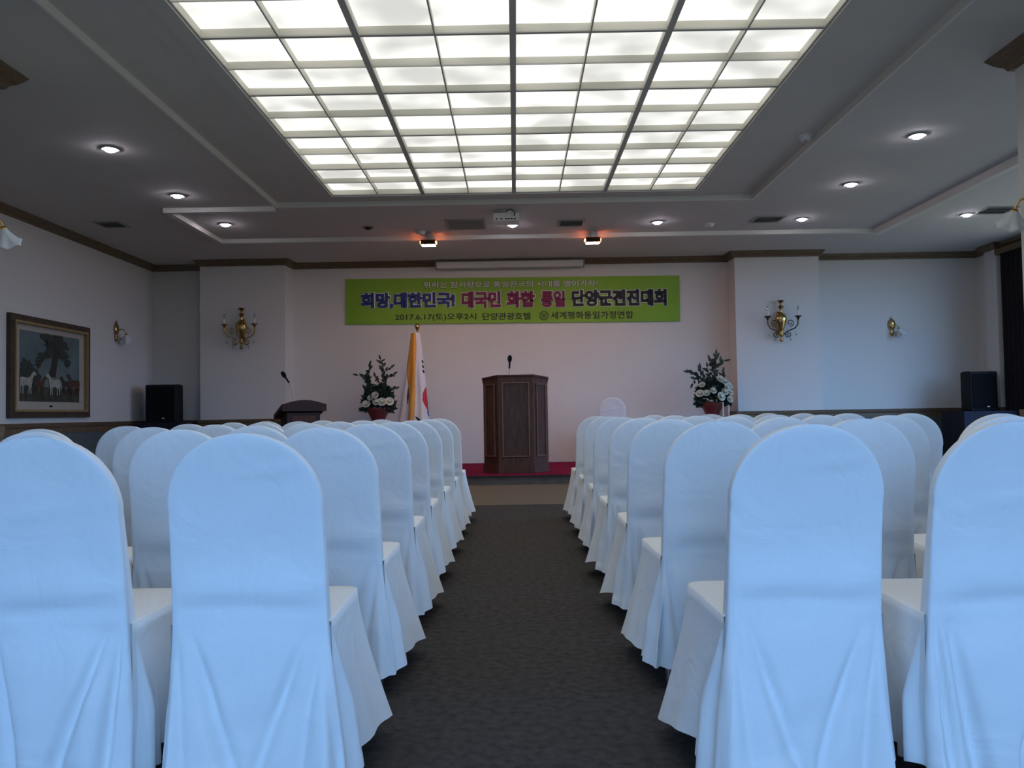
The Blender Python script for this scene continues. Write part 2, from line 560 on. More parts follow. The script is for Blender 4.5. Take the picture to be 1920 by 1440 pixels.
for j in range(NROW + 1):
    y = -hy + CD * j
    w = 0.030 if j % 2 == 0 else 0.008
    MB().box(-hx, hx, y - w * 0.4, y + w * 0.4, 0.006, pz + 0.010).obj('bar_lip', 'lip', lum)
    MB().box(-hx, hx, y - w / 2, y + w / 2, -0.004, 0.007).obj('grid_bar', 'barmetal', lum)

# ------------------------------------------------------------------ chairs
def chair_back(seed, fl, fr):
    rnd = random.Random(seed)
    ph = [rnd.uniform(0, 6.28) for _ in range(12)]
    off = Vector((rnd.uniform(0, 50), rnd.uniform(0, 50), rnd.uniform(0, 50)))
    SEAT, ARCH, TOP = 0.455, 0.735, 0.922
    zs = [0.080 + (SEAT - 0.080) * t / 26 for t in range(26)] + [SEAT + (ARCH - SEAT) * t / 16 for t in range(16)]
    zs += [ARCH + (TOP - ARCH) * math.sin(PI / 2 * t / 18) for t in range(19)]
    sq = [(-1 + 2 * i / 48, -1.0) for i in range(48)] + [(1.0, -1 + 2 * i / 20) for i in range(20)]
    sq += [(1 - 2 * i / 10, 1.0) for i in range(10)] + [(-1.0, 1 - 2 * i / 20) for i in range(20)]
    unit = []
    for a_, b_ in sq:
        k_ = (abs(a_) ** 8 + abs(b_) ** 8) ** (-1 / 8)
        unit.append((a_ * k_, b_ * k_))
    n = len(unit)
    rows = []
    for z in zs:
        if z < SEAT:
            t = (SEAT - z) / SEAT
            wl = 0.190 + fl * t ** 1.25
            wr = 0.190 + fr * t ** 1.25
            y_r = -0.232 - 0.045 * t ** 1.2
            y_f = -0.170 + 0.13 * min(1, t * 2.2)
        else:
            t = 0
            q = (z - SEAT) / (TOP - SEAT)
            wl = wr = 0.190 - 0.008 * q
            y_r = -0.232 - 0.075 * q + 0.012 * math.sin(PI * q)
            y_f = -0.170 - 0.095 * q
            if z > ARCH:
                a = (z - ARCH) / (TOP - ARCH)
                wl = wr = 0.185 * max(0.0, 1 - a ** 2.15) ** 0.5 + 0.002
                th = max(0.55, (1 - 0.5 * a ** 14))
                mid = (y_r + y_f) / 2
                y_r, y_f = mid + (y_r - mid) * th, mid + (y_f - mid) * th
        row = []
        for k in range(n):
            ux, uy = unit[k]
            a = math.atan2(uy, ux)
            w = wr if ux > 0 else wl
            x = ux * w
            y = (y_r + y_f) / 2 + uy * (y_f - y_r) / 2
            # wrinkles
            p = Vector((x * 3, z * 3, 0)) + off
            d = noise.noise(p * 1.3) * 0.012 + noise.noise(p * 3.1) * 0.004
            if z >= SEAT:
                edge = 1 - abs(ux) ** 4
                d = d * edge * 0.7
                if uy < 0:
                    d += -0.011 * math.exp(-((z - SEAT - 0.035 - 0.01 * math.sin(x * 9 + ph[0])) / 0.016) ** 2) * edge
                    d += 0.010 * math.exp(-((z - SEAT - 0.085) / 0.05) ** 2) * edge
                    d += 0.006 * math.exp(-((z - ARCH - 0.05 - 0.15 * x + 0.05 * math.sin(ph[1])) / 0.010) ** 2) * edge * (0.5 + 0.5 * math.sin(ph[2] + x * 12))
                y -= d
            else:
                amp = 0.036 * t ** 0.8
                fold = math.sin(x * 19 + ph[3] + 2.6 * t * math.sin(ph[4])) * 0.6 + math.sin(x * 47 + ph[5] - 2 * t) * 0.35
                sx_ = 1 if x > 0 else -1
                if abs(ux) > 0.93:
                    v = (uy + 1) / 2
                    x += sx_ * 0.030 * min(1, t * 2.0) * math.sin(PI * min(1, v * 1.15 + 0.02)) * (0.45 + 0.55 * math.sin(2 * PI * 2.6 * v + ph[6] * 0.4 + 1.2 * t))
                if sq[k][1] == -1.0:
                    y -= (d * 1.6 + amp * fold * (0.3 + 0.7 * abs(ux) ** 2))
                    # gathers falling from the seat corner, slanting in toward the hem
                    for q_, (c0, sl_, wd_, dp_) in enumerate(((0.176, -0.045, 0.011, 0.045), (0.145, -0.12, 0.016, 0.036), (0.194, 0.030, 0.009, 0.036))):
                        pc = c0 + sl_ * t * (1 + 0.5 * math.sin(ph[8] + q_ + sx_))
                        g = math.exp(-((abs(x) - pc) / (wd_ * (0.6 + t))) ** 2)
                        y += dp_ * min(1, t * 3.0) * (0.6 + 0.4 * math.sin(ph[9] + 2 * q_ + 3 * sx_)) * g
                else:
                    y += amp * fold * 0.4
            zz = z
            if z < 0.12:
                zz = z + 0.012 * math.sin(a * 3 + ph[7])
            row.append((x, y, zz))
        row.append(row[0])
        rows.append(row)
    m = MB().sheet(rows)
    # weld seam and close the top
    nn = n + 1
    m.f = [tuple((i - n) if i % nn == n else i for i in q) for q in m.f]
    last = (len(rows) - 1) * nn
    m.f.append(tuple(range(last, last + n)))
    me = m.mesh('back_cover', 'cloth', 180)
    return me


def chair_seat(seed, fl, fr):
    rnd = random.Random(seed + 99)
    ph = [rnd.uniform(0, 6.28) for _ in range(10)]
    HW, YF, YB, ZT = 0.196, 0.215, -0.215, 0.452
    # outline of the seat, counter-clockwise from the rear right
    pts = []
    R = 0.055
    def arc(cx, cy, a0, a1, n):
        for i in range(n + 1):
            a = a0 + (a1 - a0) * i / n
            pts.append((cx + R * math.cos(a), cy + R * math.sin(a)))
    for i in range(14):
        pts.append((HW, YB + (YF - R - YB) * i / 14))
    arc(HW - R, YF - R, 0, PI / 2, 7)
    for i in range(1, 14):
        pts.append((HW - R - (2 * HW - 2 * R) * i / 14, YF))
    arc(-HW + R, YF - R, PI / 2, PI, 7)
    for i in range(1, 15):
        pts.append((-HW, YF - R + (YB - YF + R) * i / 14))
    n = len(pts)
    rows = []
    for q in (0.0, 0.35, 0.65, 0.85, 0.95):      # top from the centre line out
        row = []
        for x, y in pts:
            r = max(abs(x) / HW, max(0, y) / YF) * q
            row.append((x * q, 0.0 + (y - 0.0) * (q if y > 0 else max(q, 0.0)), ZT + 0.022 * (1 - q ** 2.4)))
        rows.append(row)
    rows.append([(x * 1.0, y * 1.0, ZT + 0.002) for x, y in pts])
    NT = 20
    for j in range(1, NT + 1):
        t = j / NT
        row = []
        for i, (x, y) in enumerate(pts):
            fwd = (y - YB) / (YF - YB)
            corner = math.exp(-(((abs(x) - HW) ** 2 + (y - YF) ** 2) / 0.012))
            side = abs(x) > HW - R - 0.001 and y < YF - R * 0.3
            flx = (fr if x > 0 else fl)
            sx = math.copysign(1, x) if abs(x) > 0.02 else 0
            ex = max(0.0, (abs(x) / HW) ** 3)
            ey = max(0.0, y / YF) ** 4
            g = t ** 1.25
            s = i * 0.42
            fold = math.sin(s * 1.35 + ph[0]) * 0.6 + math.sin(s * 2.6 + ph[1]) * 0.35
            dx = sx * ex * (flx * g * (0.15 + 0.85 * min(1, fwd * 1.5)) + 0.019 * g * fold * fwd)
            dy = ey * (0.075 * g + 0.012 * g * fold)
            dy += 0.03 * g * corner
            z = ZT - 0.012 * min(1, t * 8) - (ZT - 0.10) * t
            # cloth pulled tight at the top, hem dips between the folds
            z += 0.010 * t * math.sin(s * 0.8 + ph[2]) - 0.03 * t * corner + 0.05 * t * (1 - fwd) ** 3
            row.append((x + dx, y + dy, z))
        rows.append(row)
    m = MB().sheet(rows)
    # rear edge of the top is open under the backrest
    return m.mesh('seat_cover', 'cloth', 180)


leg_me = MB().tube([(0, 0, 0.44), (0, 0, 0.012)], 0.0125, 10).mesh('leg', 'chrome', 40)
foot_me = MB().lathe([(0.015, 0), (0.017, 0.004), (0.016, 0.022), (0.012, 0.024)], n=12).mesh('foot_cap', 'rubber', 40)
VAR = {}
for kind, (fl_, fr_) in dict(mid=(0.030, 0.030), aisle_r=(0.030, 0.085), aisle_l=(0.085, 0.030)).items():
    VAR[kind] = [(chair_back(s + 10 * len(kind), fl_ * 0.72, fr_ * 0.72), chair_seat(s + 10 * len(kind), fl_, fr_)) for s in range(3)]


def covered_chair(loc, rz, kind, var, label, group=None, scale=1.0):
    o = thing('banquet_chair', loc, label, 'chair', group, rz)
    o.scale = (scale,) * 3
    bm_, sm_ = VAR[kind][var]
    link_mesh('back_cover', bm_, o)
    link_mesh('seat_cover', sm_, o)
    for sx in (-1, 1):
        for y in (-0.215, 0.185):
            l = link_mesh('leg', leg_me, o, (sx * 0.175, y, 0), (-0.05 if y < 0 else 0.03, 0, 0))
            link_mesh('foot_cap', foot_me, l)
    return o


ORD = ['first', 'second', 'third', 'fourth', 'fifth', 'sixth', 'seventh']
rnd = random.Random(11)
ROW0, ROWD, SEATD = 2.262, 0.843, 0.485
for side, sx, x0 in (('left', -1, -0.662), ('right', 1, 0.692)):
    for r in range(7):
        for c in range(4):
            rowtxt = ('nearest row' if r == 0 else 'row nearest the stage' if r == 6 else ORD[r] + ' row from the camera')
            seattxt = 'at the aisle' if c == 0 else 'at the wall end' if c == 3 else ORD[c] + ' seat from the aisle'
            lab = 'white-covered banquet chair %s, %s, %s block' % (seattxt, rowtxt, side)
            kind = ('aisle_r' if sx < 0 else 'aisle_l') if c == 0 else 'mid'
            x = x0 + sx * SEATD * c + rnd.uniform(-0.006, 0.006)
            y = ROW0 + ROWD * r + rnd.uniform(-0.02, 0.02)
            covered_chair((x, y, 0), rnd.uniform(-0.025, 0.025), kind, rnd.randrange(3), lab, 'white-covered chairs in rows facing the stage')

# ------------------------------------------------------------------ stage
ST = 0.128
st = thing('stage_platform', (-0.05, 12.4, 0), 'low stage platform with crimson carpet and dark wooden riser', 'stage')
MB().box(-3.64, 3.64, -1.29, 1.49, 0, ST - 0.012).obj('riser', 'riser', st)
MB().box(-3.64, 3.64, -1.32, 1.49, ST - 0.012, ST).obj('carpet', 'red', st)
MB().box(-3.64, 3.64, -1.345, -1.318, ST - 0.018, ST - 0.001).obj('nosing', 'darkwood', st)


# main lectern
lt = thing('lectern', (0.0, 11.72, ST), 'tall walnut lectern with three panelled faces at centre stage', 'lectern')
FX, OX, FY, OY, BYK = 0.243, 0.455, -0.30, 0.02, 0.25
def lect_ring(e, z, zb=None):
    zb = z if zb is None else zb
    return [(-FX - e * 0.5, FY - e, z), (FX + e * 0.5, FY - e, z), (OX + e, OY - e * 0.4, (z * 2 + zb) / 3 if zb != z else z), (OX + e, BYK, zb), (-OX - e, BYK, zb), (-OX - e, OY - e * 0.4, (z * 2 + zb) / 3 if zb != z else z)]
def hexa(r0, r1):
    m = MB()
    m.add(r0 + r1, [tuple(range(5, -1, -1)), tuple(range(6, 12))] + [(i, (i + 1) % 6, (i + 1) % 6 + 6, i + 6) for i in range(6)])
    return m
hexa(lect_ring(0, 0.12), lect_ring(0, 1.335, 1.26)).obj('body', 'walnut', lt)
hexa(lect_ring(0.014, 0.0), lect_ring(0.014, 0.125)).obj('plinth', 'walnut', lt, bevel=0.004)
hexa(lect_ring(0.014, 1.327, 1.252), lect_ring(0.02, 1.357, 1.282)).obj('top', 'walnut2', lt, bevel=0.004)
def panel_on(p0, p1, inset, z0, z1, name):
    a, c = Vector((*p0, 0)), Vector((*p1, 0))
    d = (c - a).normalized()
    nrm = Vector((d.y, -d.x, 0))
    mt = Matrix(((d.x, nrm.x, 0, a.x), (d.y, nrm.y, 0, a.y), (0, 0, 1, 0), (0, 0, 0, 1)))
    L = (c - a).length
    pn = MB().box(inset, L - inset, 0.0, 0.004, z0, z1, mt).obj(name, 'walnut2', lt)
    fr_ = MB()
    w = 0.018
    fr_.box(inset - w, L - inset + w, 0, 0.022, z0 - w, z0, mt)
    fr_.box(inset - w, L - inset + w, 0, 0.022, z1, z1 + w, mt)
    fr_.box(inset - w, inset, 0, 0.022, z0, z1, mt)
    fr_.box(L - inset, L - inset + w, 0, 0.022, z0, z1, mt)
    fr_.obj('panel_moulding', 'walnut3', pn, bevel=0.004)
panel_on((-FX, FY), (FX, FY), 0.07, 0.24, 1.235, 'front_panel')
panel_on((FX, FY), (OX, OY), 0.085, 0.24, 1.215, 'side_panel')
panel_on((-OX, OY), (-FX, FY), 0.085, 0.24, 1.215, 'side_panel')


def gooseneck(name, loc, pts, label, rz=0, head=0.03):
    o = thing(name, loc, label, 'microphone', 'gooseneck microphones', rz)
    MB().lathe([(0.028, 0), (0.028, 0.012), (0.012, 0.018), (0.008, 0.03)], n=16).obj('base', 'black', o, 40)
    MB().tube(pts, 0.006, 8).obj('gooseneck', 'chrome', o, 40)
    a, c = Vector(pts[-2]), Vector(pts[-1])
    d = (c - a).normalized()
    mt = Matrix.Translation(c) @ d.to_track_quat('Z', 'Y').to_matrix().to_4x4()
    MB().lathe([(0.008, -0.10), (0.013, -0.09), (0.013, -0.01), (head * 0.7, 0.0)], n=14, mt=mt).obj('collar', 'black', o, 40)
    MB().lathe([(head * 0.6, -0.004), (head, 0.02), (head * 1.05, 0.045), (head * 0.9, 0.072), (head * 0.45, 0.09)], n=16, mt=mt).obj('windscreen', 'grille', o, 60)
    return o


gooseneck('microphone', (-0.085, 11.70, ST + 1.335), [(0, 0, 0.02), (0.002, -0.01, 0.08), (0.008, -0.02, 0.15), (0.012, -0.03, 0.22)], 'black gooseneck microphone on the tall walnut lectern')

# side lectern, turned
sl = thing('side_lectern', (-3.02, 11.62, ST), 'dark wooden lectern with arched front board beside the left pier', 'lectern', rz=0.52)
arch = [(-0.31, 0.90)] + [(-0.31 + 0.62 * i / 14, 0.995 + 0.062 * math.sin(PI * i / 14)) for i in range(15)] + [(0.31, 0.90)]
MB().prism(arch, 'y', -0.215, -0.185).obj('front_board', 'darkwood', sl, bevel=0.004)
MB().prism([(-0.19, 1.0), (-0.19, 0.93), (0.26, 0.80), (0.26, 0.86)], 'x', -0.31, 0.31).obj('desk', 'darkwood', sl, bevel=0.004)
MB().box(-0.23, 0.23, -0.16, 0.18, 0.06, 0.88).obj('body', 'darkwood', sl)
MB().box(-0.17, 0.17, -0.168, -0.158, 0.14, 0.84).obj('front_panel', 'walnut', sl)
MB().box(-0.26, 0.26, -0.19, 0.21, 0.0, 0.07).obj('plinth', 'darkwood', sl, bevel=0.004)
gooseneck('microphone', (-3.11, 11.60, ST + 0.945), [(0, 0, 0.02), (-0.005, 0, 0.14), (-0.03, 0, 0.27), (-0.075, 0.0, 0.38), (-0.115, 0.0, 0.44)], 'black gooseneck microphone leaning from the dark side lectern')

# stage chair
covered_chair((1.53, 13.42, ST + 0.001), 0.0, 'mid', 1, 'white-covered chair alone on the stage against the pink wall', scale=1.14)

# ------------------------------------------------------------------ flag
fg = thing('flag_on_stand', (-1.60, 13.3, ST), 'draped white flag with gold fringe on a pole beside the lectern', 'flag')
MB().lathe([(0.16, 0), (0.165, 0.02), (0.12, 0.05), (0.04, 0.07), (0.025, 0.13)], n=24).obj('base', 'brass', fg, 40)
MB().tube([(0, 0, 0.05), (0.036, 0, 2.20)], 0.013, 10).obj('pole', 'brass', fg, 40)
MB().lathe([(0.012, 2.17), (0.02, 2.185), (0.02, 2.2), (0.034, 2.215), (0.042, 2.245), (0.034, 2.275), (0.008, 2.29)], c=(0.037, 0, 0), n=16).obj('finial', 'brass', fg, 60)


def drape(x, z):
    # front surface of the hanging flag at fraction x (0 left .. 1 right) and height z
    t = (2.14 - z) / 1.6
    t = max(0, min(1, t))
    left = -0.055 - 0.25 * t ** 1.1
    right = 0.075 + 0.155 * t ** 0.75
    X = left + (right - left) * x
    Yv = -0.05 - 0.09 * math.sin(PI * x) - 0.035 * t * math.sin(x * 17 + 0.6) - 0.01 * math.sin(z * 7 + x * 5)
    return (X, Yv, z)


rows = []
for j in range(40):
    z = 2.14 - 1.62 * j / 39
    fr_ = [drape(i / 36, z) for i in range(37)]
    bk = [(p[0] * 0.96, 0.02 + 0.03 * math.sin(i * 0.7), z) for i, p in enumerate(fr_)][::-1]
    rows.append(fr_ + bk + fr_[:1])
cl = MB().sheet(rows).obj('cloth', 'flagwhite', fg, 180)
cl.data.materials.append(M['flagwhite'])


def on_flag(name, m, spans, parent, lift=0.006):
    # spans: list of (z, x0, x1) fractions
    rows = []
    for z, a, c in spans:
        rows.append([Vector(drape(a + (c - a) * i / 8, z)) + Vector((0, -lift, 0)) for i in range(9)])
    o = MB().sheet(rows).obj(name, m, parent, 180)
    sd = o.modifiers.new('thick', 'SOLIDIFY')
    sd.thickness = 0.004
    return o


def lerp_spans(keys, n=14):
    out = []
    for (z0, a0, b0), (z1, a1, b1) in zip(keys, keys[1:]):
        for i in range(n):
            t = i / n
            out.append((z0 + (z1 - z0) * t, a0 + (a1 - a0) * t, b0 + (b1 - b0) * t))
    out.append(keys[-1])
    return out


on_flag('gold_fringe', 'gold', lerp_spans([(2.13, 0.05, 0.62), (1.9, 0.0, 0.62), (1.6, 0.02, 0.56), (1.35, 0.18, 0.54), (1.2, 0.28, 0.55), (0.9, 0.34, 0.54), (0.55, 0.36, 0.54)]), fg, 0.022)
on_flag('red_emblem', 'flagred', lerp_spans([(1.26, 0.97, 1.0), (1.17, 0.86, 1.0), (1.06, 0.83, 1.0), (0.97, 0.90, 1.0), (0.90, 0.97, 1.0)]), cl)
on_flag('blue_emblem', 'flagblue', lerp_spans([(0.90, 0.97, 1.0), (0.86, 0.96, 1.0), (0.80, 0.98, 1.0)]), cl)
on_flag('black_bar', 'flagblack', lerp_spans([(0.80, 0.56, 0.58), (0.76, 0.60, 0.70), (0.70, 0.68, 0.80), (0.67, 0.76, 0.80)]), cl)
on_flag('black_bar', 'flagblack', lerp_spans([(0.73, 0.56, 0.57), (0.67, 0.58, 0.66), (0.63, 0.58, 0.62)]), cl)
for zz in (1.70, 1.62, 1.54):
    on_flag('black_bar', 'flagblack', lerp_spans([(zz, 0.90, 0.97), (zz - 0.05, 0.93, 1.0)]), cl)
on_flag('black_bar', 'flagblack', lerp_spans([(1.26, 0.20, 0.22), (1.12, 0.20, 0.27), (1.0, 0.24, 0.26)]), cl)

# ------------------------------------------------------------------ flower arrangements
def rose_mesh():
    m = MB()
    for ring, (n, r, h, tilt) in enumerate([(3, 0.35, 0.95, 0.1), (4, 0.6, 0.9, 0.3), (5, 0.85, 0.8, 0.6), (6, 1.0, 0.62, 1.0)]):
        for k in range(n):
            a = 2 * PI * k / n + ring * 0.6
            rows = []
            for v in range(4):
                t = v / 3
                row = []
                for u in range(5):
                    s = (u - 2) / 2
                    ang = a + s * (PI / n) * 1.25
                    rad = r * (0.35 + 0.65 * t) + 0.12 * tilt * t * t
                    row.append((rad * math.cos(ang), rad * math.sin(ang), h * t * (1 - 0.18 * s * s) - 0.25 * tilt * t * t * t))
                rows.append(row)
            m.sheet(rows)
    m.lathe([(0.10, 0.15), (0.30, 0.30), (0.36, 0.55), (0.30, 0.78), (0.16, 0.90), (0.03, 0.86)], n=10)
    return m.mesh('rose', 'petal', 180)


ROSE = rose_mesh()


def leaf_into(m, p, d, ln, wd, nrm):
    d = d.normalized()
    s = d.cross(nrm).normalized()
    q = s.cross(d)
    pts = [p, p + d * ln * 0.35 + s * wd + q * 0.004, p + d * ln * 0.4 - q * 0.006, p + d * ln * 0.35 - s * wd + q * 0.004, p + d * ln * 0.75 + s * wd * 0.6, p + d * ln * 0.75 - s * wd * 0.6, p + d * ln]
    m.add(pts, [(0, 1, 2), (0, 2, 3), (1, 4, 6, 2), (2, 6, 5, 3)])


def sprig(m_leaf, m_stem, pts, rnd, ln=0.10, every=0.026):
    pts = [Vector(p) for p in pts]
    m_stem.tube(pts, [0.005 * (1 - 0.5 * i / len(pts)) for i in range(len(pts))], 5)
    dist = 0
    for a, c in zip(pts, pts[1:]):
        L = (c - a).length
        n = max(1, int(L / every))
        for i in range(n):
            p = a + (c - a) * (i / n)
            d = (c - a).normalized() * 0.6 + Vector((rnd.uniform(-1, 1), rnd.uniform(-1, 1), rnd.uniform(-0.3, 0.8)))
            leaf_into(m_leaf, p, d, ln * rnd.uniform(0.7, 1.2), ln * 0.27, Vector((rnd.uniform(-0.4, 0.4), -1, rnd.uniform(0, 1))))
    d = (pts[-1] - pts[-2])
    leaf_into(m_leaf, pts[-1], d, ln, ln * 0.2, Vector((0, -1, 0.3)))


def arrangement(loc, label, sprigs, roses, seed, pot_r, white_posts):
    rnd = random.Random(seed)
    o = thing('flower_arrangement', loc, label, 'flower pot', 'flower arrangements on the stage')
    # tall stand, bowl, soil
    MB().lathe([(0.16, 0), (0.16, 0.03), (0.06, 0.06), (0.045, 0.2), (0.045, 0.6), (0.08, 0.68), (0.10, 0.70)], n=20).obj('stand', 'darkwood', o, 40)
    MB().lathe([(0.075, 0.70), (0.09, 0.71), (0.115, 0.77), (pot_r * 0.80, 0.87), (pot_r, 0.93), (pot_r, 0.945), (pot_r * 0.93, 0.945), (pot_r * 0.9, 0.92)], n=28).obj('bowl', 'terracotta', o, 50)
    lf, sm_ = MB(), MB()
    for s in sprigs:
        sprig(lf, sm_, s, rnd)
    # dense core
    for _ in range(700):
        a, u, r = rnd.uniform(0, 2 * PI), rnd.uniform(-0.1, 1), rnd.uniform(0.4, 1) ** 0.6
        p = Vector((math.cos(a) * 0.25 * r * (1 - 0.35 * max(0, u)), math.sin(a) * 0.15 * r, 0.93 + 0.42 * u * (1 - 0.25 * r)))
        d = Vector((p.x * 2.5, p.y * 2.5, (p.z - 0.98) * 1.2)) + Vector((rnd.uniform(-.3, .3), rnd.uniform(-.3, .3), rnd.uniform(-.2, .4)))
        leaf_into(lf, p, d, rnd.uniform(0.06, 0.11), 0.022, Vector((rnd.uniform(-.5, .5), -1, rnd.uniform(0, 1))))
    tag(lf.obj('foliage', 'leaf', o), None, kind='stuff')
    sm_.obj('stem', 'stem', o, 60)
    for x, y, z, s in roses:
        dv = Vector((x * 2 + rnd.uniform(-.3, .3), -0.8, 0.35 + rnd.uniform(-.2, .3)))
        q = dv.to_track_quat('Z', 'Y').to_euler()
        link_mesh('rose', ROSE, o, (x, y, z), q, (s, s, s))
    for x, h in white_posts:
        MB().tube([(x, -0.16, 0.0), (x, -0.16, h)], 0.011, 10).obj('white_post', 'white', o, 40)
    return o


P1 = (-2.20, 13.25, ST)
arrangement(P1, 'cream roses and upright dark leaves in red bowl beside the flag',
            [[(-0.08, 0, 1.1), (-0.13, 0, 1.3), (-0.17, 0, 1.45), (-0.13, 0, 1.62)], [(-0.13, 0, 1.32), (-0.2, 0, 1.44), (-0.31, 0, 1.47)],
             [(0.03, 0, 1.1), (0.09, 0, 1.35), (0.11, 0, 1.52), (0.05, 0, 1.71)], [(0.09, 0, 1.36), (0.16, 0, 1.42), (0.24, 0, 1.47)], [(0.11, 0, 1.5), (0.16, 0, 1.55), (0.20, 0, 1.58)],
             [(0.1, 0, 1.1), (0.18, -0.03, 1.2), (0.27, -0.04, 1.24)], [(-0.1, 0, 1.1), (-0.2, 0, 1.25), (-0.16, 0, 1.4)], [(0, 0, 1.2), (-0.02, 0, 1.35), (-0.04, 0, 1.43)]],
            [(-0.16, -0.16, 1.00, 0.062), (0.0, -0.17, 1.03, 0.055), (0.09, -0.18, 1.03, 0.066), (0.20, -0.13, 1.04, 0.064), (-0.02, -0.15, 1.14, 0.055), (-0.10, -0.14, 1.10, 0.045), (-0.08, -0.1, 1.25, 0.038), (-0.02, -0.08, 1.32, 0.04)], 3, 0.20, [])
P2 = (3.13, 13.2, ST)
arrangement(P2, 'cream roses and dark leaves in red bowl in the right stage corner',
            [[(-0.05, 0, 1.1), (-0.12, 0, 1.3), (-0.25, 0, 1.40), (-0.36, 0, 1.43)], [(-0.1, 0, 1.28), (-0.15, 0, 1.40), (-0.17, 0, 1.49)],
             [(0.03, 0, 1.1), (0.06, 0, 1.35), (0.07, 0, 1.55), (0.08, 0, 1.70)], [(0.07, 0, 1.5), (0.15, 0, 1.58), (0.22, 0, 1.60)], [(0.06, 0, 1.5), (0.0, 0, 1.56), (-0.02, 0, 1.62)],
             [(0, 0, 1.2), (-0.04, 0, 1.36), (-0.06, 0, 1.5)], [(0.1, 0, 1.2), (0.16, 0, 1.34), (0.18, 0, 1.42)], [(-0.2, 0, 1.3), (-0.27, 0, 1.33), (-0.30, 0, 1.26)], [(0.05, 0, 1.2), (0.04, 0, 1.4), (0.02, 0, 1.55)]],
            [(-0.22, -0.15, 1.08, 0.062), (0.09, -0.19, 1.03, 0.066), (0.16, -0.15, 1.10, 0.058), (0.20, -0.13, 1.17, 0.055), (0.25, -0.10, 1.20, 0.050), (0.11, -0.12, 1.30, 0.06), (0.18, -0.11, 1.26, 0.055), (-0.02, -0.16, 1.12, 0.052), (-0.03, -0.12, 1.17, 0.048), (-0.18, -0.12, 1.22, 0.050), (0.25, -0.12, 0.99, 0.050), (-0.12, -0.16, 1.09, 0.05), (0.26, -0.13, 1.09, 0.045)], 8, 0.20,
            [(0.13, 0.945), (0.22, 0.90)])


# ------------------------------------------------------------------ banner with its lettering
def text_mesh(s, bold):
    cu = bpy.data.curves.new('lettering', 'FONT')
    cu.body = s
    cu.size = 1.0
    cu.extrude = 0.001
    cu.bevel_depth = bold
    cu.bevel_resolution = 0
    cu.resolution_u = 4
    cu.fill_mode = 'BOTH'
    o = bpy.data.objects.new('lettering', cu)
    COL.objects.link(o)
    dg = bpy.context.evaluated_depsgraph_get()
    me = bpy.data.meshes.new_from_object(o.evaluated_get(dg))
    bpy.data.objects.remove(o)
    bpy.data.curves.remove(cu)
    return me


BN = thing('event_banner', (-0.02, 13.872, 2.853), 'lime green banner of Korean lettering across the stage wall', 'banner')
BN.rotation_euler = (0, 0.0062, 0)
BWD, BHT = 5.62, 0.772
MB().box(-BWD / 2, BWD / 2, 0, 0.006, -BHT / 2, BHT / 2).obj('sheet', 'banner', BN)
BU = BWD / 1848.0


def letters(s, x0, x1, yc, h, m, bold, depth, name, grow=0.0):
    # x0..x1, yc, h in units of the banner's own drawing (1848 x 256)
    me = text_mesh(s, bold)
    xs = [v.co.x for v in me.vertices]
    ys = [v.co.y for v in me.vertices]
    ax, bx_, ay, by = min(xs), max(xs), min(ys), max(ys)
    tx0, tx1 = (x0 - grow) * BU - BWD / 2, (x1 + grow) * BU - BWD / 2
    tz0, tz1 = BHT / 2 - (yc + h / 2 + grow) * BU * 1.0, BHT / 2 - (yc - h / 2 - grow) * BU
    for v in me.vertices:
        fx = (v.co.x - ax) / (bx_ - ax)
        fz = (v.co.y - ay) / (by - ay)
        zf = -depth - (0.0008 if v.co.z > 0 else 0)
        v.co = (tx0 + fx * (tx1 - tx0), zf, tz0 + fz * (tz1 - tz0))
    me.materials.clear()
    me.materials.append(M[m])
    o = bpy.data.objects.new(name, me)
    COL.objects.link(o)
    o.parent = BN
    return o


def outlined(s, x0, x1, yc, h, m, bold=0.050, rim=0.08):
    letters(s, x0, x1, yc, h, 'inkwhite', bold + rim * 0.55, 0.001, 'letter_outline', grow=3.5)
    letters(s, x0, x1, yc, h, m, bold, 0.0035, 'lettering')


letters('위하는 참사랑으로 통일한국의 시대를 열어가자!', 427, 1399, 38, 40, 'inkblack', 0.032, 0.001, 'letter_outline')
letters('위하는 참사랑으로 통일한국의 시대를 열어가자!', 430, 1396, 38, 36, 'inkwhite', 0.006, 0.0035, 'lettering')
outlined('희망,대한민국!', 84, 606, 124, 92, 'inkblue')
outlined('대국민', 642, 858, 122, 92, 'inkmagenta')
outlined('화합', 890, 1048, 122, 92, 'inkmagenta')
outlined('통일', 1080, 1214, 122, 92, 'inkmagenta')
outlined('단양군전진대회', 1250, 1776, 120, 92, 'inkblack')
letters('2017.6.17(토)오후2시', 273, 722, 217, 44, 'inkblack', 0.012, 0.002, 'lettering')
letters('단양관광호텔', 756, 1022, 216, 40, 'inkblack', 0.016, 0.002, 'lettering')
letters('세계평화통일가정연합', 1134, 1590, 214, 42, 'inkblack', 0.014, 0.002, 'lettering')
